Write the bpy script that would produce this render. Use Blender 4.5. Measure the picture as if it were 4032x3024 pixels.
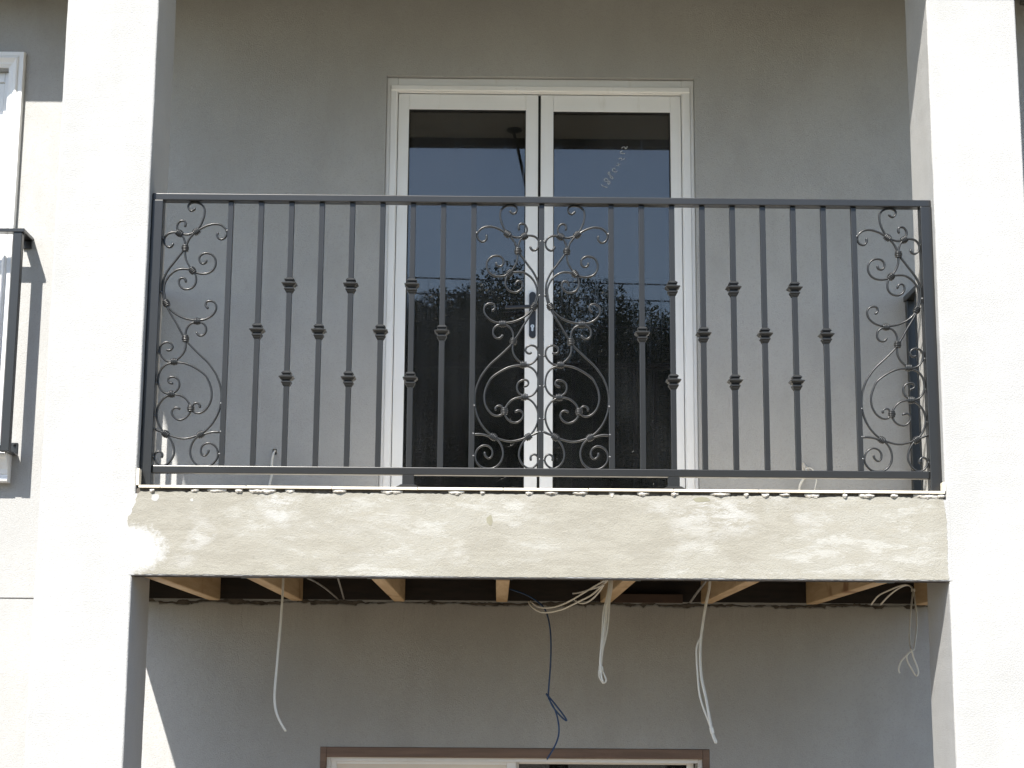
import bpy, bmesh, math, random
import numpy as np
from mathutils import Vector, Matrix, noise
scene = bpy.context.scene
for o_ in list(bpy.data.objects): bpy.data.objects.remove(o_)
COL = scene.collection
R = math.radians
# ------------------------------------------------------------------ camera
CAM_LOC=(-0.04189, -6.17525, -0.76459)
CAM_R=(0.999938, -0.008767, 0.006797)
CAM_U=(-0.008288, -0.183124, 0.983055)
CAM_F=(0.007374, 0.983051, 0.183185)
LENS=59.9608
cam_d = bpy.data.cameras.new('camera'); cam = bpy.data.objects.new('camera', cam_d); COL.objects.link(cam)
cam_d.lens = LENS; cam_d.sensor_width = 36.0; cam_d.sensor_fit = 'HORIZONTAL'; cam_d.clip_start = .05; cam_d.clip_end = 2000
m3 = Matrix((CAM_R, CAM_U, [-c for c in CAM_F])).transposed()
cam.matrix_world = Matrix.Translation(CAM_LOC) @ m3.to_4x4()
scene.camera = cam
# ------------------------------------------------------------------ sky, sun, exposure
SUN = Vector((.44, 1.0, -1.28)).normalized()            # direction the light travels
world = bpy.data.worlds.new('World'); scene.world = world; world.use_nodes = True
nt = world.node_tree; nt.nodes.clear()
wo = nt.nodes.new('ShaderNodeOutputWorld'); bg = nt.nodes.new('ShaderNodeBackground'); sk = nt.nodes.new('ShaderNodeTexSky')
sk.sky_type = 'NISHITA'; sk.sun_disc = False
sk.sun_elevation = math.asin(-SUN.z); sk.sun_rotation = math.atan2(-SUN.x, -SUN.y)
sk.altitude = 50; sk.air_density = 1.0; sk.dust_density = .6; sk.ozone_density = 1.2
bg.inputs['Strength'].default_value = .092
nt.links.new(sk.outputs[0], bg.inputs[0]); nt.links.new(bg.outputs[0], wo.inputs[0])
sd = bpy.data.lights.new('sun', 'SUN'); sd.energy = 3.65; sd.angle = R(.55); sd.color = (1.0, .955, .88)
sun = bpy.data.objects.new('sun', sd); COL.objects.link(sun)
sun.rotation_euler = SUN.to_track_quat('-Z', 'Y').to_euler(); sun.location = (-4, -9, 12)
vs = scene.view_settings; vs.view_transform = 'Standard'; vs.look = 'None'; vs.exposure = 1.72; vs.gamma = 1; vs.use_curve_mapping = False
scene.cycles.max_bounces = 10; scene.cycles.diffuse_bounces = 5; scene.cycles.glossy_bounces = 5
scene.cycles.transmission_bounces = 8; scene.cycles.transparent_max_bounces = 8
scene.cycles.caustics_reflective = False; scene.cycles.caustics_refractive = False

# ------------------------------------------------------------------ measured outlines
SCROLL=[
 [(-0.1252, 1.0666), (-0.1311, 1.0585), (-0.1394, 1.0545), (-0.1478, 1.0588), (-0.1524, 1.0685), (-0.1509, 1.0793), (-0.1415, 1.0859), (-0.1269, 1.0882), (-0.1122, 1.0851), (-0.0997, 1.0776), (-0.0913, 1.0658), (-0.0892, 1.0506), (-0.0914, 1.0311), (-0.0976, 1.0116), (-0.107, 0.991), (-0.1164, 0.9758), (-0.1269, 0.966), (-0.1394, 0.9508), (-0.1477, 0.9357), (-0.1529, 0.9206), (-0.1581, 0.9076), (-0.1664, 0.8947), (-0.181, 0.8752), (-0.1975, 0.8515), (-0.2141, 0.8299), (-0.2265, 0.8063), (-0.2337, 0.7849), (-0.2361, 0.7636), (-0.235, 0.7352), (-0.2293, 0.7119), (-0.2221, 0.6971), (-0.2148, 0.6802), (-0.2013, 0.6549), (-0.1806, 0.6233), (-0.164, 0.5939), (-0.1475, 0.5666), (-0.1392, 0.5541), (-0.1289, 0.5415), (-0.1063, 0.5186), (-0.0775, 0.4916), (-0.0569, 0.4729), (-0.0385, 0.45), (-0.0221, 0.425), (-0.018, 0.416), (-0.0078, 0.3911), (-0.0018, 0.3661), (0.0002, 0.3391), (-0.0009, 0.3141), (-0.0061, 0.2892), (-0.0144, 0.2663), (-0.0267, 0.2434), (-0.0431, 0.2226), (-0.0595, 0.208), (-0.0779, 0.1966), (-0.0983, 0.1892), (-0.1187, 0.1838), (-0.1391, 0.1827), (-0.1595, 0.1866), (-0.1799, 0.1926), (-0.1982, 0.2007), (-0.2125, 0.213), (-0.2248, 0.2315), (-0.2331, 0.2521), (-0.2362, 0.2748), (-0.2342, 0.2956), (-0.2271, 0.3143), (-0.2129, 0.3331), (-0.1965, 0.3437), (-0.1801, 0.348), (-0.1637, 0.3477), (-0.1473, 0.343), (-0.133, 0.3338), (-0.1207, 0.3194), (-0.1135, 0.3049), (-0.1115, 0.2924), (-0.1146, 0.2779), (-0.1248, 0.2633), (-0.1391, 0.2549), (-0.1534, 0.2527), (-0.1677, 0.2588), (-0.1779, 0.2712), (-0.181, 0.2815), (-0.178, 0.2909), (-0.1698, 0.2982), (-0.1596, 0.2983), (-0.1493, 0.2921)],
 [(-0.0361, 0.9712), (-0.0393, 0.9604), (-0.0341, 0.9486), (-0.0226, 0.9433), (-0.0112, 0.9488), (-0.0038, 0.9607), (-0.0027, 0.9736), (-0.0089, 0.9865), (-0.0225, 0.9983), (-0.0392, 1.0035), (-0.058, 1.0033), (-0.0768, 0.9978), (-0.0935, 0.9901), (-0.1102, 0.9791), (-0.1206, 0.9725), (-0.1352, 0.9659), (-0.1519, 0.9615), (-0.1665, 0.9631), (-0.1811, 0.9677), (-0.1936, 0.9697), (-0.2082, 0.9696), (-0.2228, 0.9651), (-0.2332, 0.9543), (-0.2373, 0.9413), (-0.2362, 0.9284), (-0.23, 0.9177), (-0.2195, 0.9114), (-0.2091, 0.9147), (-0.2019, 0.9287)],
 [(-0.1624, 0.9905), (-0.1592, 1.0024), (-0.1624, 1.0132), (-0.1728, 1.0163), (-0.1822, 1.013), (-0.1895, 1.0021), (-0.1916, 0.9902), (-0.1874, 0.9784), (-0.179, 0.9666), (-0.1686, 0.9549), (-0.1613, 0.9399), (-0.1575, 0.9227), (-0.156, 0.9098), (-0.1564, 0.8926), (-0.155, 0.8755), (-0.1487, 0.8562), (-0.1373, 0.8371), (-0.1269, 0.8222), (-0.1165, 0.8095), (-0.1113, 0.7945), (-0.1113, 0.7775), (-0.1175, 0.7625), (-0.1289, 0.7528), (-0.1455, 0.7488), (-0.16, 0.7525), (-0.1714, 0.7631), (-0.1756, 0.7769), (-0.1725, 0.7897), (-0.1621, 0.7937), (-0.1518, 0.7878), (-0.1486, 0.775)],
 [(-0.0759, 0.8655), (-0.077, 0.8547), (-0.0874, 0.8482), (-0.0978, 0.8524), (-0.1029, 0.8631), (-0.1009, 0.877), (-0.0894, 0.8879), (-0.0728, 0.8902), (-0.0561, 0.8849), (-0.0447, 0.8722), (-0.0395, 0.8551), (-0.0427, 0.8358), (-0.0542, 0.8196), (-0.0729, 0.8109), (-0.0936, 0.8097), (-0.1123, 0.8138), (-0.1289, 0.8232), (-0.1476, 0.8273), (-0.1684, 0.8282), (-0.1871, 0.8227), (-0.2058, 0.8086), (-0.2192, 0.7914), (-0.2274, 0.7722), (-0.2301, 0.753), (-0.228, 0.731), (-0.2231, 0.712), (-0.2183, 0.695), (-0.2117, 0.6823), (-0.1992, 0.6676), (-0.1806, 0.6529), (-0.1558, 0.6405), (-0.131, 0.6333), (-0.1021, 0.6304), (-0.0773, 0.6327), (-0.0566, 0.6413), (-0.04, 0.6563), (-0.0317, 0.6733), (-0.0327, 0.6903), (-0.042, 0.7019), (-0.0565, 0.706), (-0.0689, 0.7016), (-0.072, 0.6899), (-0.0679, 0.6815), (-0.0596, 0.6763)],
 [(-0.1031, 0.586), (-0.0959, 0.5755), (-0.0856, 0.5714), (-0.0732, 0.5757), (-0.066, 0.5884), (-0.067, 0.6053), (-0.0752, 0.6169), (-0.0876, 0.6231), (-0.1021, 0.623), (-0.1186, 0.6207), (-0.131, 0.6111), (-0.1392, 0.5962), (-0.1423, 0.5772), (-0.1423, 0.5625), (-0.1402, 0.5478), (-0.1392, 0.5309), (-0.1433, 0.512), (-0.1536, 0.4951), (-0.168, 0.4813), (-0.1803, 0.475), (-0.1947, 0.4717), (-0.2112, 0.4757), (-0.2256, 0.4882), (-0.2349, 0.5049), (-0.236, 0.5217), (-0.2298, 0.5365), (-0.2175, 0.545), (-0.2031, 0.5451), (-0.1917, 0.5378), (-0.1876, 0.5263), (-0.1938, 0.5168), (-0.203, 0.5146), (-0.2113, 0.5188)],
 [(-0.1802, 0.3886), (-0.1925, 0.3916), (-0.1997, 0.3999), (-0.1966, 0.4104), (-0.1864, 0.4146), (-0.172, 0.4116), (-0.1597, 0.4002), (-0.1566, 0.3836), (-0.1617, 0.3669), (-0.174, 0.3563), (-0.1852, 0.351), (-0.2006, 0.3509), (-0.217, 0.3581), (-0.2304, 0.3746), (-0.2366, 0.3954), (-0.2356, 0.4163), (-0.2316, 0.4337), (-0.2214, 0.4505), (-0.205, 0.4632), (-0.1803, 0.4687), (-0.1597, 0.4688), (-0.1351, 0.4649), (-0.1083, 0.4536), (-0.0816, 0.4371), (-0.0611, 0.4205), (-0.0529, 0.4074), (-0.0407, 0.3804), (-0.0356, 0.3533), (-0.0377, 0.3263), (-0.047, 0.3034), (-0.0614, 0.2866), (-0.0778, 0.2782), (-0.0941, 0.2791), (-0.1054, 0.2884), (-0.1084, 0.2977), (-0.1043, 0.3081), (-0.0961, 0.3164), (-0.0838, 0.3145), (-0.0767, 0.3052), (-0.0808, 0.2989)],
 [(-0.2422, 0.2189), (-0.2289, 0.2129), (-0.2105, 0.2048), (-0.1982, 0.1987), (-0.186, 0.1864), (-0.1737, 0.168), (-0.1665, 0.1454), (-0.1655, 0.1269), (-0.1716, 0.1084), (-0.1838, 0.0919), (-0.2, 0.0825), (-0.2163, 0.0844), (-0.2306, 0.0956), (-0.2377, 0.1099), (-0.2357, 0.1243), (-0.2266, 0.1336), (-0.2154, 0.1327), (-0.2083, 0.1235), (-0.2103, 0.1101)],
 [(0.0018, 0.2075), (-0.0207, 0.2084), (-0.0411, 0.2051), (-0.0595, 0.1988), (-0.0717, 0.1966), (-0.086, 0.1872), (-0.0983, 0.1706), (-0.1054, 0.15), (-0.1065, 0.1294), (-0.1004, 0.1089), (-0.0882, 0.0926), (-0.0719, 0.0825), (-0.0536, 0.0806), (-0.0333, 0.0828), (-0.017, 0.0942), (-0.0067, 0.1097), (-0.0036, 0.1261), (-0.0076, 0.1446), (-0.0188, 0.1589), (-0.0351, 0.167), (-0.0514, 0.1648), (-0.0637, 0.1544), (-0.0678, 0.14), (-0.0647, 0.1256), (-0.0556, 0.1185), (-0.0454, 0.1237), (-0.0392, 0.1341), (-0.0402, 0.1423)]]
COLLARS=[(-0.1175, 0.9743, 38), (-0.1571, 0.9087, 90), (-0.1811, 0.9666, -28), (-0.1264, 0.8222, -52), (-0.2189, 0.6946, -65), (-0.101, 0.6272, 0), (-0.1419, 0.5604, -85), (-0.1799, 0.4722, 0), (-0.1848, 0.3494, 0), (-0.1109, 0.296, 90), (-0.1999, 0.1997, -35), (-0.0703, 0.1987, 28)]
WELDS=[(-0.0006, 0.9769), (-0.2425, 0.9456), (-0.2398, 0.7363), (-0.2411, 0.5059), (-0.2423, 0.3891), (-0.2423, 0.2665), (-0.2432, 0.2179), (-0.2418, 0.115), (0.0011, 0.3141), (0.0038, 0.2086), (0.0029, 0.1262)]
CHALK=[
 [(0.4373, 1.6714), (0.4431, 1.6654), (0.4534, 1.6601), (0.4665, 1.6572)],
 [(0.4681, 1.6969), (0.4623, 1.7021), (0.4549, 1.6998), (0.4505, 1.6929), (0.4564, 1.6876), (0.4666, 1.6869), (0.4762, 1.6878), (0.4798, 1.6825), (0.4768, 1.6748), (0.471, 1.674), (0.4681, 1.6793), (0.4718, 1.6862), (0.4681, 1.6969)],
 [(0.4763, 1.7351), (0.4712, 1.7312), (0.4704, 1.7251), (0.4755, 1.719), (0.4829, 1.7161), (0.4902, 1.71), (0.4938, 1.704), (0.4931, 1.7001), (0.4872, 1.7001), (0.4814, 1.7054), (0.4799, 1.7145), (0.4785, 1.7252), (0.4763, 1.7351)],
 [(0.5035, 1.7483), (0.5006, 1.7529), (0.4947, 1.7513), (0.4903, 1.7452), (0.4925, 1.7383), (0.5005, 1.7346), (0.5094, 1.7354), (0.5152, 1.7393)],
 [(0.5176, 1.7806), (0.5213, 1.773), (0.5183, 1.7645)],
 [(0.508, 1.7652), (0.5168, 1.7661), (0.5242, 1.7715), (0.5301, 1.7754)],
 [(0.5214, 1.799), (0.5273, 1.8037), (0.5339, 1.8037), (0.5368, 1.7976), (0.5368, 1.7915)],
 [(0.542, 1.7969), (0.5479, 1.8008), (0.5494, 1.8046)],
 [(0.5392, 1.8398), (0.5319, 1.8374), (0.5274, 1.8305), (0.5348, 1.8283), (0.5517, 1.8272)],
 [(0.5356, 1.8528), (0.5408, 1.859), (0.5482, 1.8606), (0.5533, 1.8568), (0.5525, 1.8507), (0.5584, 1.8531), (0.5622, 1.8592), (0.5622, 1.8638)]]
COAT_L=[(-1.3537, -0.0329), (-1.3612, -0.0691), (-1.3735, -0.1015), (-1.3853, -0.1238), (-1.3583, -0.1309), (-1.3302, -0.1427), (-1.3024, -0.1489), (-1.2921, -0.1746), (-1.2681, -0.1974), (-1.2473, -0.2128), (-1.248, -0.2385), (-1.238, -0.2567), (-1.2274, -0.2703), (-1.2412, -0.2887), (-1.2954, -0.3028), (-1.3361, -0.3122), (-1.351, -0.3251)]
COAT_R=[(1.5803, -0.3106), (1.5857, -0.2446), (1.5877, -0.171), (1.5881, -0.1147), (1.5858, -0.0814), (1.5818, -0.0415), (1.5791, -0.0155)]
CABLES={
 'left': [[(-0.8773, 0.5, -0.2733), (-0.8774, 0.5, -0.2939), (-0.878, 0.5, -0.3687), (-0.8836, 0.5, -0.4928), (-0.8929, 0.5, -0.6593), (-0.897, 0.5, -0.7598), (-0.884, 0.5, -0.8241), (-0.8496, 0.5, -0.8809)]],
 'blue': [[(-0.0261, 1.05, -0.2844), (0.0111, 1.0367, -0.2982), (0.0801, 1.0233, -0.3223), (0.1329, 1.01, -0.3569), (0.1591, 0.9967, -0.3889), (0.1747, 0.9833, -0.4468), (0.1807, 0.97, -0.5149), (0.1795, 0.9567, -0.5928), (0.1741, 0.9433, -0.6701), (0.1687, 0.93, -0.7366), (0.1735, 0.9167, -0.7569), (0.199, 0.9033, -0.8023), (0.2115, 0.89, -0.8627), (0.2085, 0.8767, -0.9026), (0.1928, 0.8633, -0.9424), (0.1619, 0.85, -0.992)], [(0.1704, 0.9, -0.7468), (0.1574, 0.9, -0.7292), (0.1781, 0.9, -0.7519), (0.2194, 0.9, -0.8022), (0.2442, 0.9, -0.8374), (0.2298, 0.9, -0.8314), (0.1885, 0.9, -0.7872), (0.1719, 0.9, -0.7519)]],
 'sag': [[(0.3814, 0.35, -0.2967), (0.3749, 0.4, -0.3005), (0.3389, 0.45, -0.3191), (0.2925, 0.5, -0.3455), (0.2455, 0.55, -0.3723), (0.1978, 0.6, -0.392), (0.1493, 0.65, -0.3971), (0.1153, 0.7, -0.3871), (0.0909, 0.75, -0.3643)], [(0.382, 0.36, -0.2984), (0.3797, 0.399, -0.3029), (0.3528, 0.438, -0.3295), (0.3208, 0.477, -0.3565), (0.2834, 0.516, -0.3739), (0.2457, 0.555, -0.3916), (0.2075, 0.594, -0.4071), (0.1489, 0.633, -0.4169), (0.1147, 0.672, -0.4061), (0.0902, 0.711, -0.3842), (0.0833, 0.75, -0.3669)], [(0.3761, 0.38, -0.2994), (0.3681, 0.61, -0.3107), (0.3406, 0.84, -0.3085), (0.3104, 1.07, -0.3071), (0.2858, 1.3, -0.2983)], [(0.3639, 0.38, -0.3212), (0.3592, 0.464, -0.3326), (0.3395, 0.548, -0.3569), (0.3141, 0.632, -0.3745), (0.2881, 0.716, -0.3734), (0.269, 0.8, -0.3525)]],
 'bundle': [[(0.3947, 0.42, -0.2868), (0.3906, 0.42, -0.3353), (0.3783, 0.42, -0.3836), (0.3698, 0.42, -0.4511), (0.3634, 0.42, -0.5135), (0.3569, 0.42, -0.5566), (0.351, 0.42, -0.6044), (0.3533, 0.42, -0.6377), (0.3566, 0.42, -0.6709), (0.3643, 0.42, -0.6922)], [(0.4026, 0.45, -0.2846), (0.3985, 0.45, -0.3333), (0.39, 0.45, -0.3867), (0.3863, 0.45, -0.4496), (0.3773, 0.45, -0.5123), (0.3651, 0.45, -0.5556), (0.3601, 0.45, -0.594), (0.3576, 0.45, -0.6275), (0.3648, 0.45, -0.6513), (0.3758, 0.45, -0.6751), (0.3743, 0.45, -0.687), (0.3661, 0.45, -0.6919)], [(0.3897, 0.44, -0.2854), (0.3846, 0.44, -0.3437), (0.3673, 0.44, -0.4116), (0.3613, 0.44, -0.4791), (0.3582, 0.44, -0.5368), (0.3532, 0.44, -0.5847), (0.3512, 0.44, -0.6278), (0.3482, 0.44, -0.6564), (0.352, 0.44, -0.6754), (0.3655, 0.44, -0.6934)], [(0.3983, 0.43, -0.286), (0.3942, 0.43, -0.3394), (0.3813, 0.43, -0.3927), (0.3753, 0.43, -0.4602), (0.3673, 0.43, -0.5179), (0.3604, 0.43, -0.5658), (0.3545, 0.43, -0.6041), (0.354, 0.43, -0.6279)]],
 'right': [[(0.7887, 0.5, -0.2732), (0.7855, 0.5, -0.2904), (0.78, 0.5, -0.3321), (0.7668, 0.5, -0.3909), (0.7508, 0.5, -0.4835), (0.7437, 0.5, -0.5417), (0.7419, 0.5, -0.5997), (0.7458, 0.5, -0.6719), (0.7619, 0.5, -0.7437), (0.7776, 0.5, -0.8391), (0.7866, 0.5, -0.8866), (0.7983, 0.5, -0.915)], [(0.7924, 0.506, -0.2727), (0.7892, 0.506, -0.2924), (0.7837, 0.506, -0.3317), (0.77, 0.506, -0.3905), (0.753, 0.506, -0.4881), (0.7473, 0.506, -0.5415), (0.7456, 0.506, -0.5995), (0.7505, 0.506, -0.6718), (0.766, 0.506, -0.7437), (0.7812, 0.506, -0.8391), (0.7922, 0.506, -0.8867), (0.8026, 0.506, -0.908), (0.799, 0.506, -0.9161)], [(0.7862, 0.504, -0.2778), (0.7805, 0.504, -0.3319), (0.7659, 0.504, -0.3907), (0.7526, 0.504, -0.4979), (0.7334, 0.504, -0.5417), (0.7294, 0.504, -0.5804), (0.7341, 0.504, -0.6719), (0.7383, 0.504, -0.7247), (0.7498, 0.504, -0.7725), (0.7733, 0.504, -0.8344), (0.7849, 0.504, -0.8724)]],
 'stub': [[(0.7745, 0.45, -0.2867), (0.7899, 0.6375, -0.2832), (0.7944, 0.825, -0.2933), (0.7898, 1.0125, -0.3151), (0.7866, 1.2, -0.3387)]],
 'far': [[(1.5884, 1.3, -0.3366), (1.6079, 1.2545, -0.3018), (1.642, 1.2091, -0.2827), (1.6756, 1.1636, -0.2669), (1.6959, 1.1182, -0.2621), (1.7063, 1.0727, -0.2696), (1.7069, 1.0273, -0.2907), (1.6882, 0.9818, -0.3386), (1.6703, 0.9364, -0.4066), (1.6523, 0.8909, -0.4823), (1.6427, 0.8455, -0.5306), (1.6377, 0.8, -0.545)], [(1.6293, 1.3, -0.3363), (1.6515, 1.2545, -0.3045), (1.6763, 1.2091, -0.2793), (1.7004, 1.1636, -0.2636), (1.7143, 1.1182, -0.265), (1.7179, 1.0727, -0.2877), (1.7094, 1.0273, -0.3058), (1.7017, 0.9818, -0.3385), (1.696, 0.9364, -0.4005), (1.6827, 0.8909, -0.4615), (1.664, 0.8455, -0.5101), (1.6459, 0.8, -0.5464)], [(1.6429, 0.8, -0.5479), (1.628, 0.8, -0.5552), (1.6157, 0.8, -0.5725), (1.6206, 0.8, -0.5984), (1.6371, 0.8, -0.627), (1.6508, 0.8, -0.6498), (1.6605, 0.8, -0.6411), (1.6579, 0.8, -0.6153), (1.6446, 0.8, -0.5809), (1.6396, 0.8, -0.558), (1.6357, 0.8, -0.5436)], [(1.6399, 0.8, -0.5493), (1.625, 0.8, -0.5581), (1.6129, 0.8, -0.5711), (1.5947, 0.8, -0.5899), (1.5852, 0.8, -0.6101), (1.5817, 0.8, -0.6273), (1.5856, 0.8, -0.6402)]],
 'back': [[(-0.7663, 0.35, -0.3067), (-0.778, 0.7333, -0.2932), (-0.7697, 1.1167, -0.2988), (-0.756, 1.5, -0.3177)], [(-0.6651, 0.5, -0.2938), (-0.6989, 1.0, -0.2979), (-0.7289, 1.5, -0.3175)]]}

# ------------------------------------------------------------------ materials
def nodes(name):
    m = bpy.data.materials.new(name); m.use_nodes = True
    t = m.node_tree; b = t.nodes['Principled BSDF']
    return m, t, b
def N(t, kind, **kw):
    n = t.nodes.new('ShaderNode' + kind)
    for k, v in kw.items():
        if k in n.inputs: n.inputs[k].default_value = v
        else: setattr(n, k, v)
    return n
def noise_fac(t, scale, detail=4, rough=.55, stretch=(1, 1, 1), rot=(0, 0, 0), lo=.35, hi=.65, dist=0, off=(0, 0, 0)):
    tc = N(t, 'TexCoord'); mp = N(t, 'Mapping'); mp.inputs['Scale'].default_value = stretch; mp.inputs['Location'].default_value = off; mp.inputs['Rotation'].default_value = rot
    t.links.new(tc.outputs['Object'], mp.inputs['Vector'])
    n = N(t, 'TexNoise', Scale=scale, Detail=detail, Roughness=rough, Distortion=dist)
    t.links.new(mp.outputs[0], n.inputs['Vector'])
    r = N(t, 'MapRange'); r.inputs['From Min'].default_value = lo; r.inputs['From Max'].default_value = hi
    t.links.new(n.outputs['Fac'], r.inputs['Value'])
    return r.outputs[0]
def mix(t, fac, a, b):
    mx = t.nodes.new('ShaderNodeMix'); mx.data_type = 'RGBA'
    if hasattr(fac, 'is_linked'): t.links.new(fac, mx.inputs[0])
    else: mx.inputs[0].default_value = fac
    for s, i in ((a, 6), (b, 7)):
        if hasattr(s, 'is_linked'): t.links.new(s, mx.inputs[i])
        else: mx.inputs[i].default_value = (*s, 1)
    return mx.outputs[2]
def bump(t, b, h, strength, dist):
    bp = N(t, 'Bump', Strength=strength, Distance=dist); t.links.new(h, bp.inputs['Height'])
    if b.inputs['Normal'].is_linked:
        t.links.new(b.inputs['Normal'].links[0].from_socket, bp.inputs['Normal'])
    t.links.new(bp.outputs[0], b.inputs['Normal'])
def mat(name, c1, c2=None, rough=.6, vs=4, stretch=(1, 1, 1), bs=None, bstr=.3, bd=.002, spec=.5, metal=0):
    m, t, b = nodes(name)
    b.inputs['Roughness'].default_value = rough; b.inputs['Metallic'].default_value = metal
    b.inputs['Specular IOR Level'].default_value = spec
    if c2 is None: c2 = tuple(c * .9 for c in c1)
    t.links.new(mix(t, noise_fac(t, vs, stretch=stretch), c1, c2), b.inputs['Base Color'])
    if bs: bump(t, b, noise_fac(t, bs, 3, lo=.2, hi=.8), bstr, bd)
    return m
M = {}
# painted sand render of the house
m, t, b = nodes('white_render'); b.inputs['Roughness'].default_value = .9; b.inputs['Specular IOR Level'].default_value = .25
c = mix(t, noise_fac(t, 1.1, 6, .6, lo=.33, hi=.67), (.398, .397, .389), (.345, .345, .340))
c = mix(t, noise_fac(t, 3.2, 7, .65, (1.6, 1.6, .7), lo=.45, hi=.8), c, (.33, .327, .317))
c = mix(t, noise_fac(t, 150, 3, .6, lo=.52, hi=.78), c, (.31, .307, .297))
t.links.new(c, b.inputs['Base Color'])
bump(t, b, noise_fac(t, 190, 4, .65, lo=.25, hi=.75), .42, .003); bump(t, b, noise_fac(t, 7, 4, lo=.2, hi=.8), .10, .012)
M['render'] = m
# fresh unpainted trowelled patch on the fascia
m, t, b = nodes('trowelled_render'); b.inputs['Roughness'].default_value = .88; b.inputs['Specular IOR Level'].default_value = .25
pa = noise_fac(t, 1.25, 7, .66, (1, 1, 2.0), (0, R(-22), 0), .50, .60, .6)
st = noise_fac(t, 5.5, 10, .8, (1, 1, 4.2), (0, R(-22), 0), .47, .56, .35)
st2 = noise_fac(t, 4.2, 10, .8, (1, 1, 3.6), (0, R(19), 0), .50, .57, .35)
c = mix(t, pa, (.242, .229, .193), (.282, .272, .238))
c = mix(t, st, c, (.270, .257, .219))
mm = N(t, 'Math', operation='MULTIPLY'); t.links.new(st2, mm.inputs[0]); t.links.new(pa, mm.inputs[1])
c = mix(t, mm.outputs[0], c, (.335, .328, .300))
big = noise_fac(t, 1.9, 3, .5, (1, 1, 1.6), (0, R(-25), 0), .545, .64, .3, (5.2, 0, 2.7))
fine_ = noise_fac(t, 7.5, 10, .82, (1, 1, 3.4), (0, R(-30), 0), .44, .53, .3)
m2 = N(t, 'Math', operation='MULTIPLY'); t.links.new(big, m2.inputs[0]); t.links.new(fine_, m2.inputs[1])
c = mix(t, m2.outputs[0], c, (.352, .346, .325))
c = mix(t, noise_fac(t, 60, 5, .7, lo=.60, hi=.8), c, (.195, .186, .157))
tc = N(t, 'TexCoord'); mp = N(t, 'Mapping'); mp.inputs['Location'].default_value = (1.375 / .125, 0, .232 / .080); mp.inputs['Scale'].default_value = (1 / .125, 0, 1 / .080)
t.links.new(tc.outputs['Object'], mp.inputs['Vector'])
ln = N(t, 'VectorMath', operation='LENGTH'); t.links.new(mp.outputs[0], ln.inputs[0])
na = N(t, 'Math', operation='MULTIPLY_ADD'); t.links.new(noise_fac(t, 40, 9, .85, lo=.2, hi=.8), na.inputs[0]); na.inputs[1].default_value = 1.1; t.links.new(ln.outputs['Value'], na.inputs[2])
pr = N(t, 'MapRange'); pr.inputs['From Min'].default_value = 1.75; pr.inputs['From Max'].default_value = 1.35; t.links.new(na.outputs[0], pr.inputs['Value'])
c = mix(t, pr.outputs[0], c, (.40, .398, .388))
t.links.new(c, b.inputs['Base Color'])
bump(t, b, noise_fac(t, 14, 8, .75, (1, 1, 2.6), (0, R(-16), 0), lo=.25, hi=.75, dist=.6), .22, .004); bump(t, b, noise_fac(t, 200, 4, .7, lo=.25, hi=.75), .55, .002)
M['coat'] = m
m, t, b = nodes('grey_powder_coat'); b.inputs['Roughness'].default_value = .29; b.inputs['Specular IOR Level'].default_value = .42
c = mix(t, noise_fac(t, 3, 4), (.0185, .0191, .0194), (.0150, .0156, .0160)); sc = noise_fac(t, 42, 6, .75, (1, 1, .5), lo=.70, hi=.80)
t.links.new(mix(t, sc, c, (.085, .085, .082)), b.inputs['Base Color'])
b.inputs['Coat Weight'].default_value = .04; b.inputs['Coat Roughness'].default_value = .25
bump(t, b, noise_fac(t, 400, 2, lo=.2, hi=.8), .08, .0005)
M['metal'] = m
m, t, b = nodes('grey_forged_steel'); b.inputs['Roughness'].default_value = .36; b.inputs['Specular IOR Level'].default_value = .38
t.links.new(mix(t, noise_fac(t, 30, 3), (.0190, .0200, .0206), (.0135, .0144, .0150)), b.inputs['Base Color'])
b.inputs['Coat Weight'].default_value = .08; b.inputs['Coat Roughness'].default_value = .12
bump(t, b, noise_fac(t, 90, 3, lo=.2, hi=.8), .25, .001)
M['forged'] = m
M['weld'] = mat('painted_weld_bead', (.10, .10, .10), (.06, .06, .06), .25, 60, spec=.8, metal=.2)
m, t, b = nodes('white_aluminium'); b.inputs['Roughness'].default_value = .38
c = mix(t, noise_fac(t, 2.5, 5, lo=.35, hi=.7), (.80, .805, .805), (.75, .752, .745))
c = mix(t, noise_fac(t, 6, 6, .7, (3, 3, .6), lo=.6, hi=.8), c, (.68, .67, .64)); t.links.new(c, b.inputs['Base Color'])
M['alu'] = m
M['cream_panel'] = mat('cream_panel', (.72, .66, .58), (.66, .60, .52), .6, 2)
M['timber_brown'] = mat('brown_stained_timber', (.185, .118, .085), (.125, .080, .058), .55, 7, (.6, 1, 8), 60, .3)
m, t, b = nodes('pine_timber'); b.inputs['Roughness'].default_value = .7
c = mix(t, noise_fac(t, 5, 6, .65, (6, .5, 6), lo=.35, hi=.65, dist=.5), (.53, .395, .235), (.40, .275, .15))
c = mix(t, noise_fac(t, 4, 3, lo=.62, hi=.72), c, (.24, .13, .06)); t.links.new(c, b.inputs['Base Color'])
bump(t, b, noise_fac(t, 20, 5, stretch=(8, .5, 8), lo=.2, hi=.8), .25, .002)
M['pine'] = m
M['dark_board'] = mat('cavity_shade_ply', (.016, .013, .011), (.009, .008, .007), .8, 9)  # near-black stands in for the shade of the deep joist cavity
M['ledger'] = mat('cavity_shade_timber', (.022, .016, .012), (.010, .008, .007), .85, 8, (1, 1, 6))  # cavity shade put into the ledger colour
M['tile'] = mat('cream_tile', (.72, .66, .55), (.66, .60, .49), .35, 30)
M['mortar'] = mat('pale_mortar', (.62, .59, .53), (.42, .39, .34), .9, 40, bs=90, bstr=.6, bd=.004)
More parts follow.
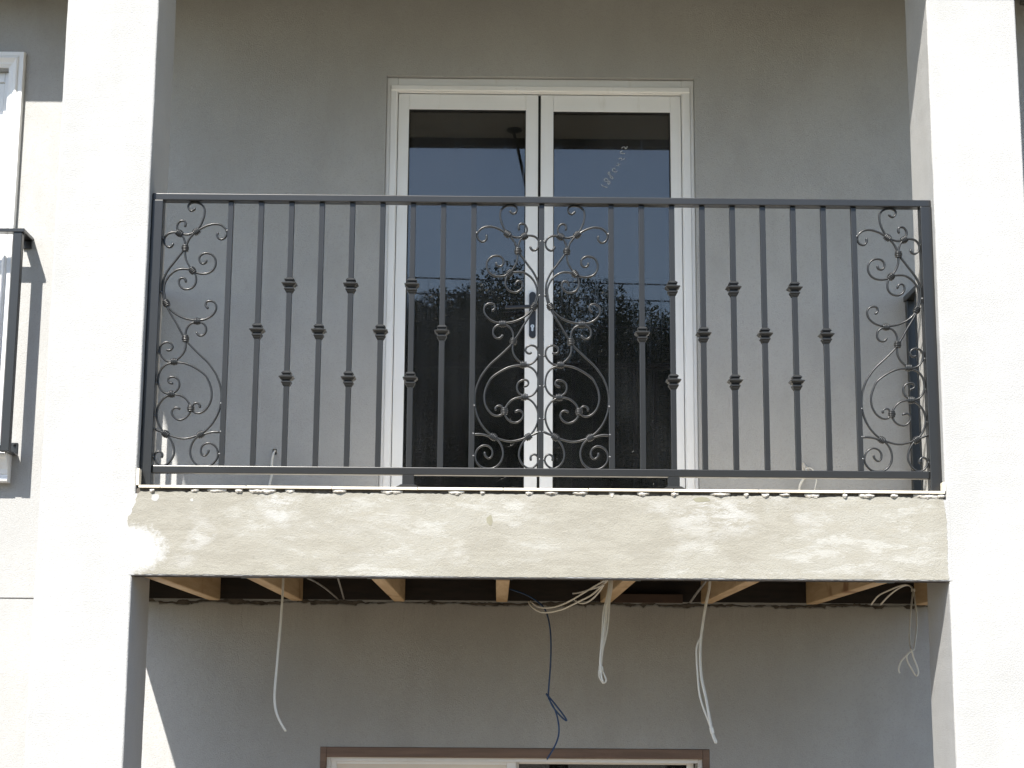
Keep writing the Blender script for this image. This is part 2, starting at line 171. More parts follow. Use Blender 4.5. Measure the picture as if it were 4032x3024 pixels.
M['dark_mortar'] = mat('damp_mortar', (.045, .04, .037), (.022, .02, .02), .95, 25, bs=60, bstr=.6, bd=.004)
M['broken'] = mat('broken_render_underlay', (.13, .115, .095), (.05, .043, .036), .95, 18, bs=50, bstr=.7, bd=.005)
M['galv'] = mat('galvanised_steel', (.30, .36, .36), (.20, .25, .26), .45, 30, metal=.6)
m, t, b = nodes('white_cable_sheath'); b.inputs['Roughness'].default_value = .45; b.inputs['Base Color'].default_value = (.70, .68, .62, 1)
b.inputs['Subsurface Weight'].default_value = .1; b.inputs['Subsurface Radius'].default_value = (.004, .004, .004)
M['cable'] = m
M['cable_grey'] = mat('dull_grey_cable', (.22, .215, .20), (.15, .145, .135), .6, 30)  # greyer and darker than the white cable sheath
M['cable_blue'] = mat('blue_cable_sheath', (.009, .045, .12), (.007, .034, .095), .4, 20)
M['black'] = mat('black_plastic', (.016, .016, .018), (.011, .011, .012), .35, 20)
M['gap'] = mat('black_door_seal', (.012, .012, .012), (.009, .009, .009), .8, 20)
M['chrome'] = mat('satin_nickel', (.62, .62, .60), (.52, .52, .50), .3, 40, metal=.7)
M['chalk'] = mat('chalk', (.60, .61, .60), (.30, .31, .32), .9, 120)
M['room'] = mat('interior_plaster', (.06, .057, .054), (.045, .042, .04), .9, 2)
M['ceiling'] = mat('balcony_ceiling_lining', (.58, .56, .50), (.54, .52, .46), .8, 2)
M['fascia_strip'] = mat('dark_gutter_strip', (.11, .11, .095), (.08, .08, .07), .6, 4)
M['rooftile'] = mat('roof_tiles', (.10, .085, .08), (.06, .052, .05), .8, 6)
m, t, b = nodes('site_ground'); b.inputs['Roughness'].default_value = .95
c = mix(t, noise_fac(t, .35, 6, lo=.4, hi=.6), (.115, .097, .075), (.08, .070, .052)); c = mix(t, noise_fac(t, 6, 6, lo=.5, hi=.75), c, (.07, .075, .035))
t.links.new(c, b.inputs['Base Color']); bump(t, b, noise_fac(t, 5, 6, lo=.2, hi=.8), .6, .05); M['ground'] = m
M['bounce_patio'] = mat('tan_concrete', (.25, .195, .14), (.20, .155, .112), .9, 3, bs=40, bstr=.3)
M['bark'] = mat('bark', (.12, .09, .065), (.06, .045, .035), .9, 8, (3, 3, .6), 20, .6, .02)
for i, (a, c2) in enumerate((((.055, .085, .030), (.028, .05, .016)), ((.07, .085, .032), (.035, .045, .017)), ((.045, .075, .03), (.022, .042, .015)))):
    mt = mat('leaves_%d' % i, a, c2, .55, .9); mt.node_tree.nodes['Principled BSDF'].inputs['Specular IOR Level'].default_value = .12
    M['leaf%d' % i] = mt
def glass(name, tint, film):
    m, t, b = nodes(name); b.inputs['Base Color'].default_value = (*tint, 1); b.inputs['Roughness'].default_value = 0
    b.inputs['Transmission Weight'].default_value = 1; b.inputs['IOR'].default_value = 1.62
    d = N(t, 'BsdfDiffuse'); d.inputs['Color'].default_value = (.50, .52, .53, 1)
    s = noise_fac(t, 1.0, 6, .65, (95, 1, 2.2), lo=.40, hi=.68)
    s2 = noise_fac(t, 1.6, 5, .6, lo=.25, hi=.75)
    ro = N(t, 'Math', operation='MULTIPLY'); t.links.new(noise_fac(t, 1.0, 7, .7, (110, 1, 1.6), lo=.53, hi=.72), ro.inputs[0]); ro.inputs[1].default_value = .13; t.links.new(ro.outputs[0], b.inputs['Roughness'])
    mu = N(t, 'Math', operation='MULTIPLY_ADD'); t.links.new(s, mu.inputs[0]); mu.inputs[1].default_value = -.45; mu.inputs[2].default_value = 1.0
    mu2 = N(t, 'Math', operation='MULTIPLY'); t.links.new(mu.outputs[0], mu2.inputs[0]); t.links.new(s2, mu2.inputs[1])
    ad = N(t, 'Math', operation='MULTIPLY'); t.links.new(mu2.outputs[0], ad.inputs[0]); ad.inputs[1].default_value = film
    mx = N(t, 'MixShader'); t.links.new(ad.outputs[0], mx.inputs[0]); t.links.new(b.outputs[0], mx.inputs[1]); t.links.new(d.outputs[0], mx.inputs[2])
    t.links.new(mx.outputs[0], t.nodes['Material Output'].inputs['Surface'])
    return m
M['glass'] = glass('tinted_door_glass', (.20, .21, .21), .075)
M['glass_low'] = glass('dark_sliding_glass', (.10, .10, .10), .02)

# ------------------------------------------------------------------ mesh helpers
def obj(name, bm, ms, parent=None, smooth=False, loc=None):
    me = bpy.data.meshes.new(name)
    if isinstance(bm, bmesh.types.BMesh):
        bmesh.ops.recalc_face_normals(bm, faces=bm.faces[:])
        if smooth:
            for f in bm.faces: f.smooth = True
        bm.to_mesh(me); bm.free()
    else: me = bm
    if not me.materials:
        for k in (ms if isinstance(ms, (list, tuple)) else [ms]): me.materials.append(M[k])
    o = bpy.data.objects.new(name, me); COL.objects.link(o)
    if loc: o.location = loc
    if parent: attach(o, parent)
    return o
def attach(o, p):
    o.parent = p
    if p.type == 'EMPTY': o.matrix_parent_inverse = Matrix.Translation(-Vector(p.location))
def thing(name, label, cat, loc, group=None):
    o = bpy.data.objects.new(name, None); COL.objects.link(o); o.location = loc; o.empty_display_size = .1
    return tag(o, label, cat, group)
def tag(o, label, cat, group=None):
    o['label'] = label; o['category'] = cat
    if group: o['group'] = group
    return o
def copy_of(src, parent, loc=None):
    c = src.copy(); COL.objects.link(c); c.parent = parent
    if loc is not None: c.location = loc
    return c
def box(bm, x0, x1, y0, y1, z0, z1, bev=0, mi=0, seg=1):
    v = [bm.verts.new(p) for p in ((x0, y0, z0), (x1, y0, z0), (x1, y1, z0), (x0, y1, z0), (x0, y0, z1), (x1, y0, z1), (x1, y1, z1), (x0, y1, z1))]
    fs = [bm.faces.new([v[i] for i in q]) for q in ((0, 3, 2, 1), (4, 5, 6, 7), (0, 1, 5, 4), (1, 2, 6, 5), (2, 3, 7, 6), (3, 0, 4, 7))]
    for f in fs: f.material_index = mi
    if bev:
        es = list({e for f in fs for e in f.edges})
        bmesh.ops.bevel(bm, geom=es, offset=bev, segments=seg, affect='EDGES', profile=.5)
    return bm
def bxo(name, ms, parent, *a, **k):
    return obj(name, box(bmesh.new(), *a, **k), ms, parent)
def catmull(P, sub=4):
    P = [Vector(p) for p in P]; out = []
    for i in range(len(P) - 1):
        a = P[max(i - 1, 0)]; b = P[i]; c = P[i + 1]; d = P[min(i + 2, len(P) - 1)]
        for s in range(sub):
            t = s / sub
            out.append(.5 * ((2 * b) + (c - a) * t + (2 * a - 5 * b + 4 * c - d) * t * t + (3 * b - a - 3 * c + d) * t ** 3))
    out.append(P[-1]); return out
def smooth_pts(P, n=1):
    for _ in range(n):
        P = [P[0]] + [(P[i - 1] + P[i] * 2 + P[i + 1]) / 4 for i in range(1, len(P) - 1)] + [P[-1]]
    return P
def rings(bm, R_, closed_caps=True):
    n = len(R_[0])
    for a, b in zip(R_, R_[1:]):
        for i in range(n): bm.faces.new((a[i], a[(i + 1) % n], b[(i + 1) % n], b[i]))
    if closed_caps: bm.faces.new(R_[0][::-1]); bm.faces.new(R_[-1])
def flat_sweep(bm, P, w, d, sx=1, taper=True):
    """rounded rectangular rod along a curve in the x-z plane"""
    P = smooth_pts(catmull([(p[0] * sx, 0, p[1]) for p in P], 4), 2); out = []; n = len(P)
    for i, p in enumerate(P):
        t = (P[min(i + 1, n - 1)] - P[max(i - 1, 0)]).normalized(); nn = Vector((-t.z, 0, t.x))
        s = 1
        if taper:
            e = min(i, n - 1 - i); s = 1.0 + .25 * math.exp(-((e - 3) / 3.0) ** 2) if e > 0 else .55
        a, b_ = w / 2 * s, d / 2 * (1 if i not in (0, n - 1) else .6); r = .3 * w
        out.append([bm.verts.new(p + nn * x + Vector((0, y, 0))) for x, y in ((a, b_ - r), (a - r, b_), (-a + r, b_), (-a, b_ - r), (-a, -b_ + r), (-a + r, -b_), (a - r, -b_), (a, -b_ + r))])
    rings(bm, out); return bm
def tube(bm, P, r, seg=8, r1=None):
    n = len(P); out = []; up = Vector((.31, .9, .27)).normalized()
    for i, p in enumerate(P):
        t = (P[min(i + 1, n - 1)] - P[max(i - 1, 0)]).normalized()
        u = (up - t * up.dot(t)).normalized(); w = t.cross(u); up = u
        rr = r if r1 is None else r + (r1 - r) * i / (n - 1)
        out.append([bm.verts.new(p + (u * math.cos(2 * math.pi * k / seg) + w * math.sin(2 * math.pi * k / seg)) * rr) for k in range(seg)])
    rings(bm, out); return bm
def square_lathe(bm, prof, c=.0015):
    """stack of square rings (half width, z) with clipped corners"""
    out = []
    for h, z in prof:
        k = min(c, h * .3)
        out.append([bm.verts.new((x, y, z)) for x, y in ((h, -h + k), (h, h - k), (h - k, h), (-h + k, h), (-h, h - k), (-h, -h + k), (-h + k, -h), (h - k, -h))])
    rings(bm, out); return bm
def ball(bm, c, r, sub=2):
    bmesh.ops.create_icosphere(bm, subdivisions=sub, radius=r, matrix=Matrix.Translation(c)); return bm
rng = random.Random(7)

# ================================================================== the setting
D = 1.604            # house wall plane
GZ = -3.05           # ground level
g = bmesh.new(); n = 40
for i in range(n + 1):
    for j in range(n + 1):
        x = (i / n * 2 - 1); y = (j / n * 2 - 1)
        x = math.copysign(abs(x) ** 3, x) * 900; y = math.copysign(abs(y) ** 3, y) * 900
        g.verts.new((x, y, GZ + (noise.noise(Vector((x * .1, y * .1, 0))) * .08 if abs(y) > 3 else 0)))
g.verts.ensure_lookup_table()
for i in range(n):
    for j in range(n):
        a = i * (n + 1) + j; g.faces.new([g.verts[k] for k in (a, a + n + 1, a + n + 2, a + 1)])
gr = obj('ground', g, 'ground', smooth=True); gr['kind'] = 'structure'; gr['label'] = 'bare sandy ground in front of the house'

pv = obj('bounce_patio', box(bmesh.new(), -2.7, 2.9, -1.3, D - .002, GZ - .1, GZ + .012, .01), 'bounce_patio'); pv['kind'] = 'structure'; pv['label'] = 'unseen tan slab added under the balcony to bounce warm light'  # unseen slab, added for its warm bounce onto joists and lower wall
# ------------------------------------------------------------------ house
house = thing('house', 'white rendered two storey house wall with doors behind the balcony', 'house', (0, D, GZ))
DOOR = (-.594, .882, 0.0, 2.187); LOW = (-.827, .910, GZ, -.967); WIN = (-3.72, -2.401, .33, 2.195); HOLE = (-1.083, -1.064, .345, .372)
opens = (DOOR, LOW, WIN, HOLE)
def wall_mesh(x0, x1, z0, z1, y0, y1, holes):
    bm = bmesh.new(); xs = sorted({x0, x1, *[h[0] for h in holes], *[h[1] for h in holes]}); zs = sorted({z0, z1, *[h[2] for h in holes], *[h[3] for h in holes]})
    V = {}
    def v(x, y, z):
        k = (x, y, z)
        if k not in V: V[k] = bm.verts.new(k)
        return V[k]
    inside = lambda x, z: any(h[0] < x < h[1] and h[2] < z < h[3] for h in holes)
    for y in (y0, y1):
        for a, b in zip(xs, xs[1:]):
            for c, d in zip(zs, zs[1:]):
                if not inside((a + b) / 2, (c + d) / 2): bm.faces.new((v(a, y, c), v(b, y, c), v(b, y, d), v(a, y, d)))
    for h in holes:
        hx = [x for x in xs if h[0] <= x <= h[1]]; hz = [z for z in zs if h[2] <= z <= h[3]]
        for a, b in zip(hx, hx[1:]):
            for z in (h[2], h[3]):
                if z0 < z < z1: bm.faces.new((v(a, y0, z), v(b, y0, z), v(b, y1, z), v(a, y1, z)))
        for a, b in zip(hz, hz[1:]):
            for x in (h[0], h[1]): bm.faces.new((v(x, y0, a), v(x, y0, b), v(x, y1, b), v(x, y1, a)))
    return bm
obj('wall', wall_mesh(-6, 6, GZ, 2.62, D, D + .22, opens), 'render', house)
bm = bmesh.new()                                                    # shell of rooms behind the wall
box(bm, -6, -5.8, D + .221, 7, GZ, 2.62); box(bm, 5.8, 6, D + .221, 7, GZ, 2.62); box(bm, -5.8, 5.8, 6.8, 7, GZ, 2.62)
box(bm, -5.8, 5.8, D + .221, 6.8, -.3, -.012); box(bm, -5.8, 5.8, D + .221, 6.8, 2.5, 2.6); box(bm, -5.8, 5.8, D + .221, 6.8, GZ + .002, GZ + .05)
box(bm, -2.2, -2.1, D + .221, 6.8, -.012, 2.5); box(bm, 2.1, 2.2, D + .221, 6.8, -.012, 2.5)
obj('interior', bm, 'room', house)
# eaves, balcony roof and roof slopes
RZ = 2.574; CZ = 2.618
bm = bmesh.new()
box(bm, -6.4, 6.4, D - .42, 7.4, 2.66, 2.78)
obj('roof_deck', bm, 'ceiling', house)
bxo('eave_lining', 'ceiling', house, -6.4, 6.4, D - .40, D - .002, CZ + .003, 2.655)
bxo('eave_fascia', 'fascia_strip', house, -6.4, -2.305, D - .42, D - .401, RZ, 2.70); bxo('eave_fascia', 'fascia_strip', house, 2.535, 6.4, D - .42, D - .401, RZ, 2.70)
bm = bmesh.new(); box(bm, -2.235, 2.465, -.45, D - .425, CZ, 2.70); obj('balcony_ceiling', bm, 'ceiling', house)
bxo('gutter_strip', 'fascia_strip', house, -2.30, 2.53, -.52, -.453, RZ, 2.74)
bxo('gutter_strip', 'fascia_strip', house, -2.30, -2.238, -.4525, D - .002, RZ, 2.74); bxo('gutter_strip', 'fascia_strip', house, 2.468, 2.53, -.4525, D - .002, RZ, 2.74)
bm = bmesh.new()
for q in (((-6.6, D - .55, 2.79), (6.6, D - .55, 2.79), (4, 4.4, 4.3), (-4, 4.4, 4.3)), ((-6.6, 7.6, 2.79), (-4, 4.4, 4.3), (4, 4.4, 4.3), (6.6, 7.6, 2.79)),
          ((-6.6, D - .55, 2.79), (-4, 4.4, 4.3), (-6.6, 7.6, 2.79)), ((6.6, D - .55, 2.79), (6.6, 7.6, 2.79), (4, 4.4, 4.3)),
          ((-2.3, -.55, 2.75), (2.5, -.55, 2.75), (2.5, 2.6, 3.3), (-2.3, 2.6, 3.3))):
    bm.faces.new([bm.verts.new(p) for p in q])
obj('roof', bm, 'rooftile', house)
# ragged upper edge of the lower wall render, under the joists
def ragged(x0, x1, ztop, zbot, amp, y0, y1, seed, step=.012):
    r = random.Random(seed); bm = bmesh.new(); T = []; x = x0; lev = 0
    while x < x1:
        if r.random() < .16: lev = r.uniform(-1, 1) * (1.0 if r.random() < .8 else 2.0)
        T.append((x, ztop + amp * (lev * .6 + .8 * noise.noise(Vector((x * 7, seed, 0))) + .5 * noise.noise(Vector((x * 30, seed, 2))) + r.uniform(-.25, .25)))); x += step * r.uniform(.35, 1.4)
    T.append((x1, ztop)); rows = []
    for k, (px_, pz_) in enumerate(T):
        yy = y0 + r.uniform(-.0006, .0006)
        rows.append([bm.verts.new(q) for q in ((px_, y1, zbot), (px_, y1 - .0003, zbot), (px_, max(yy, y0 - .0006), pz_ - .005), (px_, yy + (y1 - y0) * .35, pz_), (px_, y1, pz_ + .001))])
    for a, b in zip(rows, rows[1:]):
        for q in range(4): bm.faces.new((a[q], b[q], b[q + 1], a[q + 1]))
    return bm
obj('render_edge', ragged(-1.70, 1.93, -.3330, -.46, .0100, D - .0042, D - .0004, 3), 'render', house)
obj('broken_render_edge', ragged(-1.69, 1.92, -.3225, -.350, .0090, D - .0022, D - .0008, 11, .016), 'broken', house)
bxo('control_joint', 'dark_mortar', house, -5.9, -1.9, D - .0015, D + .001, -.3205, -.3165)

# ---- french door of the balcony
F = D + .03; L = D + .045
x0, x1, zt = DOOR[0], DOOR[1], DOOR[3]
fx0, fx1, fzt = -.541, .823, 2.115
bm = bmesh.new()
box(bm, x0 + .001, fx0, F, F + .10, .004, zt - .001, .002); box(bm, fx1, x1 - .001, F, F + .10, .004, zt - .001, .002)
box(bm, fx0 + .0005, fx1 - .0005, F + .0015, F + .10, fzt, zt - .0015, .002)
box(bm, fx0 + .0005, fx1 - .0005, F + .002, F + .10, -.02, .018, .002)
fd = obj('french_door', bm, 'alu', house); fd['label'] = 'white aluminium double glazed french door frame'
for a, b, c, d in ((x0 + .018, fx0 - .004, .02, fzt + .02), (fx1 + .004, x1 - .018, .02, fzt + .02)): bxo('frame_bead', 'alu', fd, a, b, F - .007, F + .0005, c, d, .003)
bxo('head_bead', 'alu', fd, x0 + .018, x1 - .018, F - .014, F + .0006, fzt + .003, fzt + .032, .005)
def leaf(xa, xb, ga, gb, gt, gb0=.14):
    bm = bmesh.new(); zb = .022; zt_ = fzt - .004
    box(bm, xa, ga, L, L + .042, zb, zt_, .0015); box(bm, gb, xb, L, L + .042, zb, zt_, .0015)
    box(bm, ga + .0004, gb - .0004, L + .0012, L + .042, gt, zt_, .0015); box(bm, ga + .0004, gb - .0004, L + .0012, L + .042, zb, gb0, .0015)
    o = obj('door_leaf', bm, 'alu', fd)
    gk = bmesh.new()                                               # black glazing gasket
    for a, b, c, d in ((ga, ga + .004, gb0, gt), (gb - .004, gb, gb0, gt), (ga + .004, gb - .004, gt - .005, gt), (ga + .004, gb - .004, gb0, gb0 + .004)): box(gk, a, b, L + .006, L + .018, c, d)
    obj('gasket', gk, 'gap', fd)
    obj('glass_pane', box(bmesh.new(), ga + .002, gb - .002, L + .0195, L + .0255, gb0 + .002, gt - .002), 'glass', fd)
leaf(fx0 + .003, .134, -.487, .075, 2.035); leaf(.147, fx1 - .003, .207, .769, 2.030)
bxo('meeting_seal', 'gap', fd, .1345, .1465, L + .018, L + .04, .02, fzt - .002)
bm = bmesh.new()                                                    # handle back plate, pill shaped
P = [(math.cos(a) * .0155, math.sin(a) * .0155 + (.0955 if math.sin(a) > 0 else -.0955)) for a in [math.pi * 2 * (k + .5) / 32 for k in range(32)]]
fa = [bm.verts.new((.1105 + x, L - .010, 1.023 + z)) for x, z in P]; fb = [bm.verts.new((.1105 + x * 1.03, L - .0005, 1.023 + z * 1.004)) for x, z in P]
rings(bm, [fa, fb]); hp = obj('handle_plate', bm, 'black', fd)
bm = bmesh.new(); tube(bm, [Vector((.110, L - .008, 1.052)), Vector((.110, L - .030, 1.052)), Vector((.109, L - .046, 1.052))], .010, 12)
lv = smooth_pts(catmull([(.118, 0, 1.0525), (.09, 0, 1.052), (.05, 0, 1.051), (.01, 0, 1.0485), (-.018, 0, 1.0475)], 4)); o2 = bmesh.new()
rr = []
for p in lv: rr.append([bm.verts.new((p.x, L - .052 + a, p.z + b)) for a, b in ((-.008, -.005), (-.005, -.008), (.005, -.008), (.008, -.005), (.008, .005), (.005, .008), (-.005, .008), (-.008, .005))])
rings(bm, rr); o2.free(); obj('lever', bm, 'black', fd)
bm = bmesh.new()                                                    # euro cylinder
P = [(math.cos(a) * .0085, .968 + math.sin(a) * .0085) for a in [R(-55 + 290 * k / 18) for k in range(19)]]; P = P + [(-.0048, .958), (-.0048, .948), (-.002, .9445), (.002, .9445), (.0048, .948), (.0048, .958)]
P = sorted(P, key=lambda q: math.atan2(q[1] - .958, q[0]))
rings(bm, [[bm.verts.new((.1105 + x, y, z)) for x, z in P] for y in (L - .0125, L - .009)]); obj('key_cylinder', bm, 'chrome', fd)
bxo('keyhole', 'black', fd, .1096, .1114, L - .0135, L - .012, .964, .972)
for cpts in CHALK:
    bm = bmesh.new(); flat_sweep(bm, cpts, .0030, .0008, 1, False)
    obj('chalk_stroke', bm, 'chalk', fd, loc=(0, L + .0188, 0))

# ---- lower sliding door
bm = bmesh.new(); a0, a1, zt2 = LOW[0], LOW[1], LOW[3]
box(bm, a0 + .0005, a0 + .027, D - .004, D + .14, GZ, zt2, .002); box(bm, a1 - .030, a1 - .0005, D - .004, D + .14, GZ, zt2, .002)
box(bm, a0 + .0275, a1 - .0305, D - .0035, D + .14, zt2 - .044, zt2 - .0005, .002)
sl = obj('sliding_door', bm, 'timber_brown', house); sl['label'] = 'brown timber surround of the lower sliding door'
bm = bmesh.new(); b0, b1, zt3 = a0 + .0275, a1 - .0305, zt2 - .0445
box(bm, b0, b0 + .018, D + .02, D + .12, GZ + .01, zt3, .001); box(bm, b1 - .018, b1, D + .02, D + .12, GZ + .01, zt3, .001); box(bm, b0 + .0185, b1 - .0185, D + .0205, D + .12, zt3 - .018, zt3, .001)
obj('door_track_frame', bm, 'alu', sl)
zz = zt3 - .0185
bm = bmesh.new(); box(bm, b0 + .019, b0 + .045, D + .035, D + .06, GZ + .02, zz, .001); box(bm, .005, .047, D + .035, D + .06, GZ + .02, zz, .001); box(bm, b0 + .0455, .0045, D + .036, D + .06, zz - .012, zz, .001)
obj('sliding_leaf', bm, 'alu', sl)
bxo('blind_panel', 'cream_panel', sl, b0 + .0455, .0045, D + .045, D + .05, GZ + .05, zz - .0125)
bm = bmesh.new(); box(bm, .0475, .06, D + .075, D + .1, GZ + .02, zz, .001); box(bm, .815, b1 - .019, D + .075, D + .1, GZ + .02, zz, .001); box(bm, .0605, .8145, D + .076, D + .1, zz - .009, zz, .001)
obj('sliding_leaf', bm, 'alu', sl)
bxo('glass_pane', 'glass_low', sl, .0605, .8145, D + .084, D + .09, GZ + .05, zz - .0095)
bxo('lock_strip', 'gap', sl, .846, .850, D + .06, D + .074, GZ + .05, zz - .003)

# ---- window on the left with moulded architrave and sill
WX = -2.325; wi = -2.401
bm = bmesh.new()
def arch(bm, a, b, c, d):                                           # moulded frame swept round an opening (mitred)
    prof = [(0, 0), (0, -.022), (.004, -.030), (.020, -.030), (.024, -.027), (.030, -.034), (.036, -.036), (.043, -.030), (.052, -.022), (.062, -.020), (.070, -.014), (.076, -.012), (.076, 0)]
    cs = [(b, c), (b, d), (a, d), (a, c)]; rs = []
    for k, (x, z) in enumerate(cs):
        sx = -1 if x == b else 1; sz = -1 if z == d else 1
        rs.append([bm.verts.new((x + sx * p, D + y, z + (sz * p if z == d else 0))) for p, y in prof])
    n = len(prof)
    for q, w in zip(rs, rs[1:]):
        for i in range(n - 1): bm.faces.new((q[i], q[i + 1], w[i + 1], w[i]))
arch(bm, -3.796, WX, .33, 2.279)
win = obj('window', bm, 'alu', house); win['label'] = 'white window with moulded architrave left of the pillar'
bm = bmesh.new(); box(bm, WIN[0] + .001, WIN[0] + .03, D + .03, D + .08, .331, WIN[3] - .001, .002); box(bm, wi - .028, wi - .001, D + .03, D + .08, .331, WIN[3] - .001, .002)
box(bm, WIN[0] + .031, wi - .029, D + .031, D + .08, WIN[3] - .05, WIN[3] - .001, .002); box(bm, WIN[0] + .031, wi - .029, D + .031, D + .08, .331, .38, .002)
obj('sash', bm, 'alu', win)
x = wi - .030
for k in range(9):
    w_ = min(.142, x - WIN[0] - .031)
    if w_ < .02: break
    bm = bmesh.new(); box(bm, x - w_ + .0015, x - .0015, D + .042, D + .056, .381, WIN[3] - .051, .002); obj('shutter_board', bm, 'alu', win); x -= .142
bm = bmesh.new(); sp = [(0, .338), (-.10, .331), (-.104, .322), (-.098, .312), (-.085, .305), (-.076, .290), (-.070, .276), (-.066, .272), (-.060, .262), (-.056, .240), (-.050, .236), (-.056, .226), (-.060, .210), (-.052, .203), (0, .203)]
rings(bm, [[bm.verts.new((xx, D + y, z)) for y, z in sp] for xx in (-3.84, -2.277)]); obj('window_sill', bm, 'alu', win)

# ------------------------------------------------------------------ pillars
def pillar(xa, xb, label):
    bm = bmesh.new(); RR = []; ya, yb = 0.0, .329; r = .007; nz = 130
    base = []
    for (cx, cy, a0) in ((xb - r, ya + r, -90), (xb - r, yb - r, 0), (xa + r, yb - r, 90), (xa + r, ya + r, 180)):
        for k in range(4): a = R(a0 + 30 * k); base.append((cx + r * math.cos(a), cy + r * math.sin(a)))
    for i in range(nz + 1):
        z = GZ + (CZ + .03 - GZ) * i / nz; ring = []
        for k, (x, y) in enumerate(base):
            q = noise.noise(Vector((x * 5, y * 5, z * 3))) * .0015 + rng.uniform(-1, 1) * .0006
            ring.append(bm.verts.new((x + q, y + q * .6, z)))
        RR.append(ring)
    rings(bm, RR); o = obj('pillar', bm, 'render', smooth=False)
    return tag(o, label, 'pillar', 'balcony pillars')
pillar(-1.709, -1.3597, 'square white rendered pillar at the left end of the balcony')
pillar(1.5893, 1.933, 'square white rendered pillar at the right end of the balcony')

# ------------------------------------------------------------------ balcony deck
bal = thing('balcony', 'unfinished balcony with patched beige fascia, tile edge and exposed joists', 'balcony', (0.1, .8, -.33))
LZ = -.324
fas = obj('fascia', box(bmesh.new(), -1.372, 1.601, -.0012, .05, LZ, -.0300), 'render', bal)
pts = []                                                            # patched render coat with ragged outline
rg = random.Random(5)
def jag(P, amp, step):
    out = []
    for a, b in zip(P, P[1:]):
        n = max(1, int(math.dist(a, b) / step))
        for k in range(n):
            t = k / n; out.append((a[0] + (b[0] - a[0]) * t + rg.uniform(-amp, amp), a[1] + (b[1] - a[1]) * t + rg.uniform(-amp, amp)))
    return out
outl = jag(COAT_L[:4] + [(-1.380, -.150), (-1.366, -.20), (-1.364, -.27), (-1.358, -.31), (-1.352, LZ + .002)], .0022, .006)
botm = [(x, LZ + .0005 + rg.uniform(0, .003) + .004 * max(0, noise.noise(Vector((x * 6, 2, 0))))) for x in [-1.35 + 2.93 * k / 260 for k in range(261)]]
rgt = jag([(1.588, LZ + .004)] + COAT_R[1:], .0025, .008)
topm = [(x, -.0205 - abs(rg.gauss(0, .0020)) - .009 * max(0, noise.noise(Vector((x * 5, 9, 0))))) for x in [1.58 - 2.92 * k / 300 for k in range(301)]]
pts = outl + botm + rgt + topm
bm = bmesh.new(); vf = [bm.verts.new((p[0], -.0028, p[1])) for p in pts]; vb = [bm.verts.new((p[0], -.0005, p[1])) for p in pts]
for i in range(len(pts)): j = (i + 1) % len(pts); bm.faces.new((vf[i], vf[j], vb[j], vb[i]))
es = [bm.edges.get((vf[i], vf[(i + 1) % len(pts)])) for i in range(len(pts))]
bmesh.ops.triangle_fill(bm, edges=es, use_beauty=False)
co = obj('render_coat', bm, 'coat', fas); co['label'] = 'beige trowelled render patch on the fascia'
M['stain'] = mat('damp_stain', (.215, .205, .150), (.19, .18, .13), .9, 30)
M['splash'] = mat('white_paint_splash', (.37, .365, .35), (.33, .325, .31), .9, 30)
for cx_, cz_, wx_, wz_, mk_ in ((-.073, -.118, .011, .018, 'stain'), (.697, -.036, .034, .0085, 'stain'), (-1.287, -.045, .014, .013, 'splash'), (-1.155, -.052, .006, .006, 'splash')):
    bm = bmesh.new(); Q = []
    for k in range(22):
        a = 2 * math.pi * k / 22; q = 1 + .35 * noise.noise(Vector((math.cos(a) * 1.3, math.sin(a) * 1.3, cx_ * 9)))
        Q.append((cx_ + wx_ * q * math.cos(a), cz_ + wz_ * q * math.sin(a)))
    rings(bm, [[bm.verts.new((x, -.0025, z)) for x, z in Q], [bm.verts.new((x, -.0033, z)) for x, z in Q]]); obj(mk_, bm, mk_, fas)
obj('edge_bead', box(bmesh.new(), -1.3590, 1.5886, -.003, .058, LZ - .0035, LZ - .0005), 'dark_mortar', fas)
obj('mortar_bed', box(bmesh.new(), -1.358, 1.588, .002, .30, -.0295, -.0105), 'broken', bal)
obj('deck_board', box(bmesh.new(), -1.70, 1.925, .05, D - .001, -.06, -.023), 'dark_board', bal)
bxo('side_fascia', 'render', bal, -1.722, -1.675, .33, D - .001, LZ, -.024); bxo('side_fascia', 'render', bal, 1.90, 1.945, .33, D - .001, LZ, -.024)
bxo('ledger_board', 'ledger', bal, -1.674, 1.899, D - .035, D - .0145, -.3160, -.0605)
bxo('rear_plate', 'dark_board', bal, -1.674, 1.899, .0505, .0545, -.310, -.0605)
for xc in (-1.3175, -.946, -.485, -.023, .4475, .9015, 1.3775, 1.868):
    y1 = D - .036
    bm = box(bmesh.new(), xc - .0255, xc + .0255, .056, y1, -.3215 + rng.uniform(-.002, .002), -.0612, .003)
    obj('joist', bm, 'pine', bal)
    bm = bmesh.new(); box(bm, xc - .034, xc + .034, .0585, .075 + rng.uniform(0, .03), -.3262, -.3243); obj('joist_hanger', bm, 'galv', bal)
M['noggin'] = mat('dark_noggin', (.07, .042, .030), (.045, .028, .02), .8, 9)
bxo('noggin', 'noggin', bal, .485, .79, D - .075, D - .037, -.322, -.285)
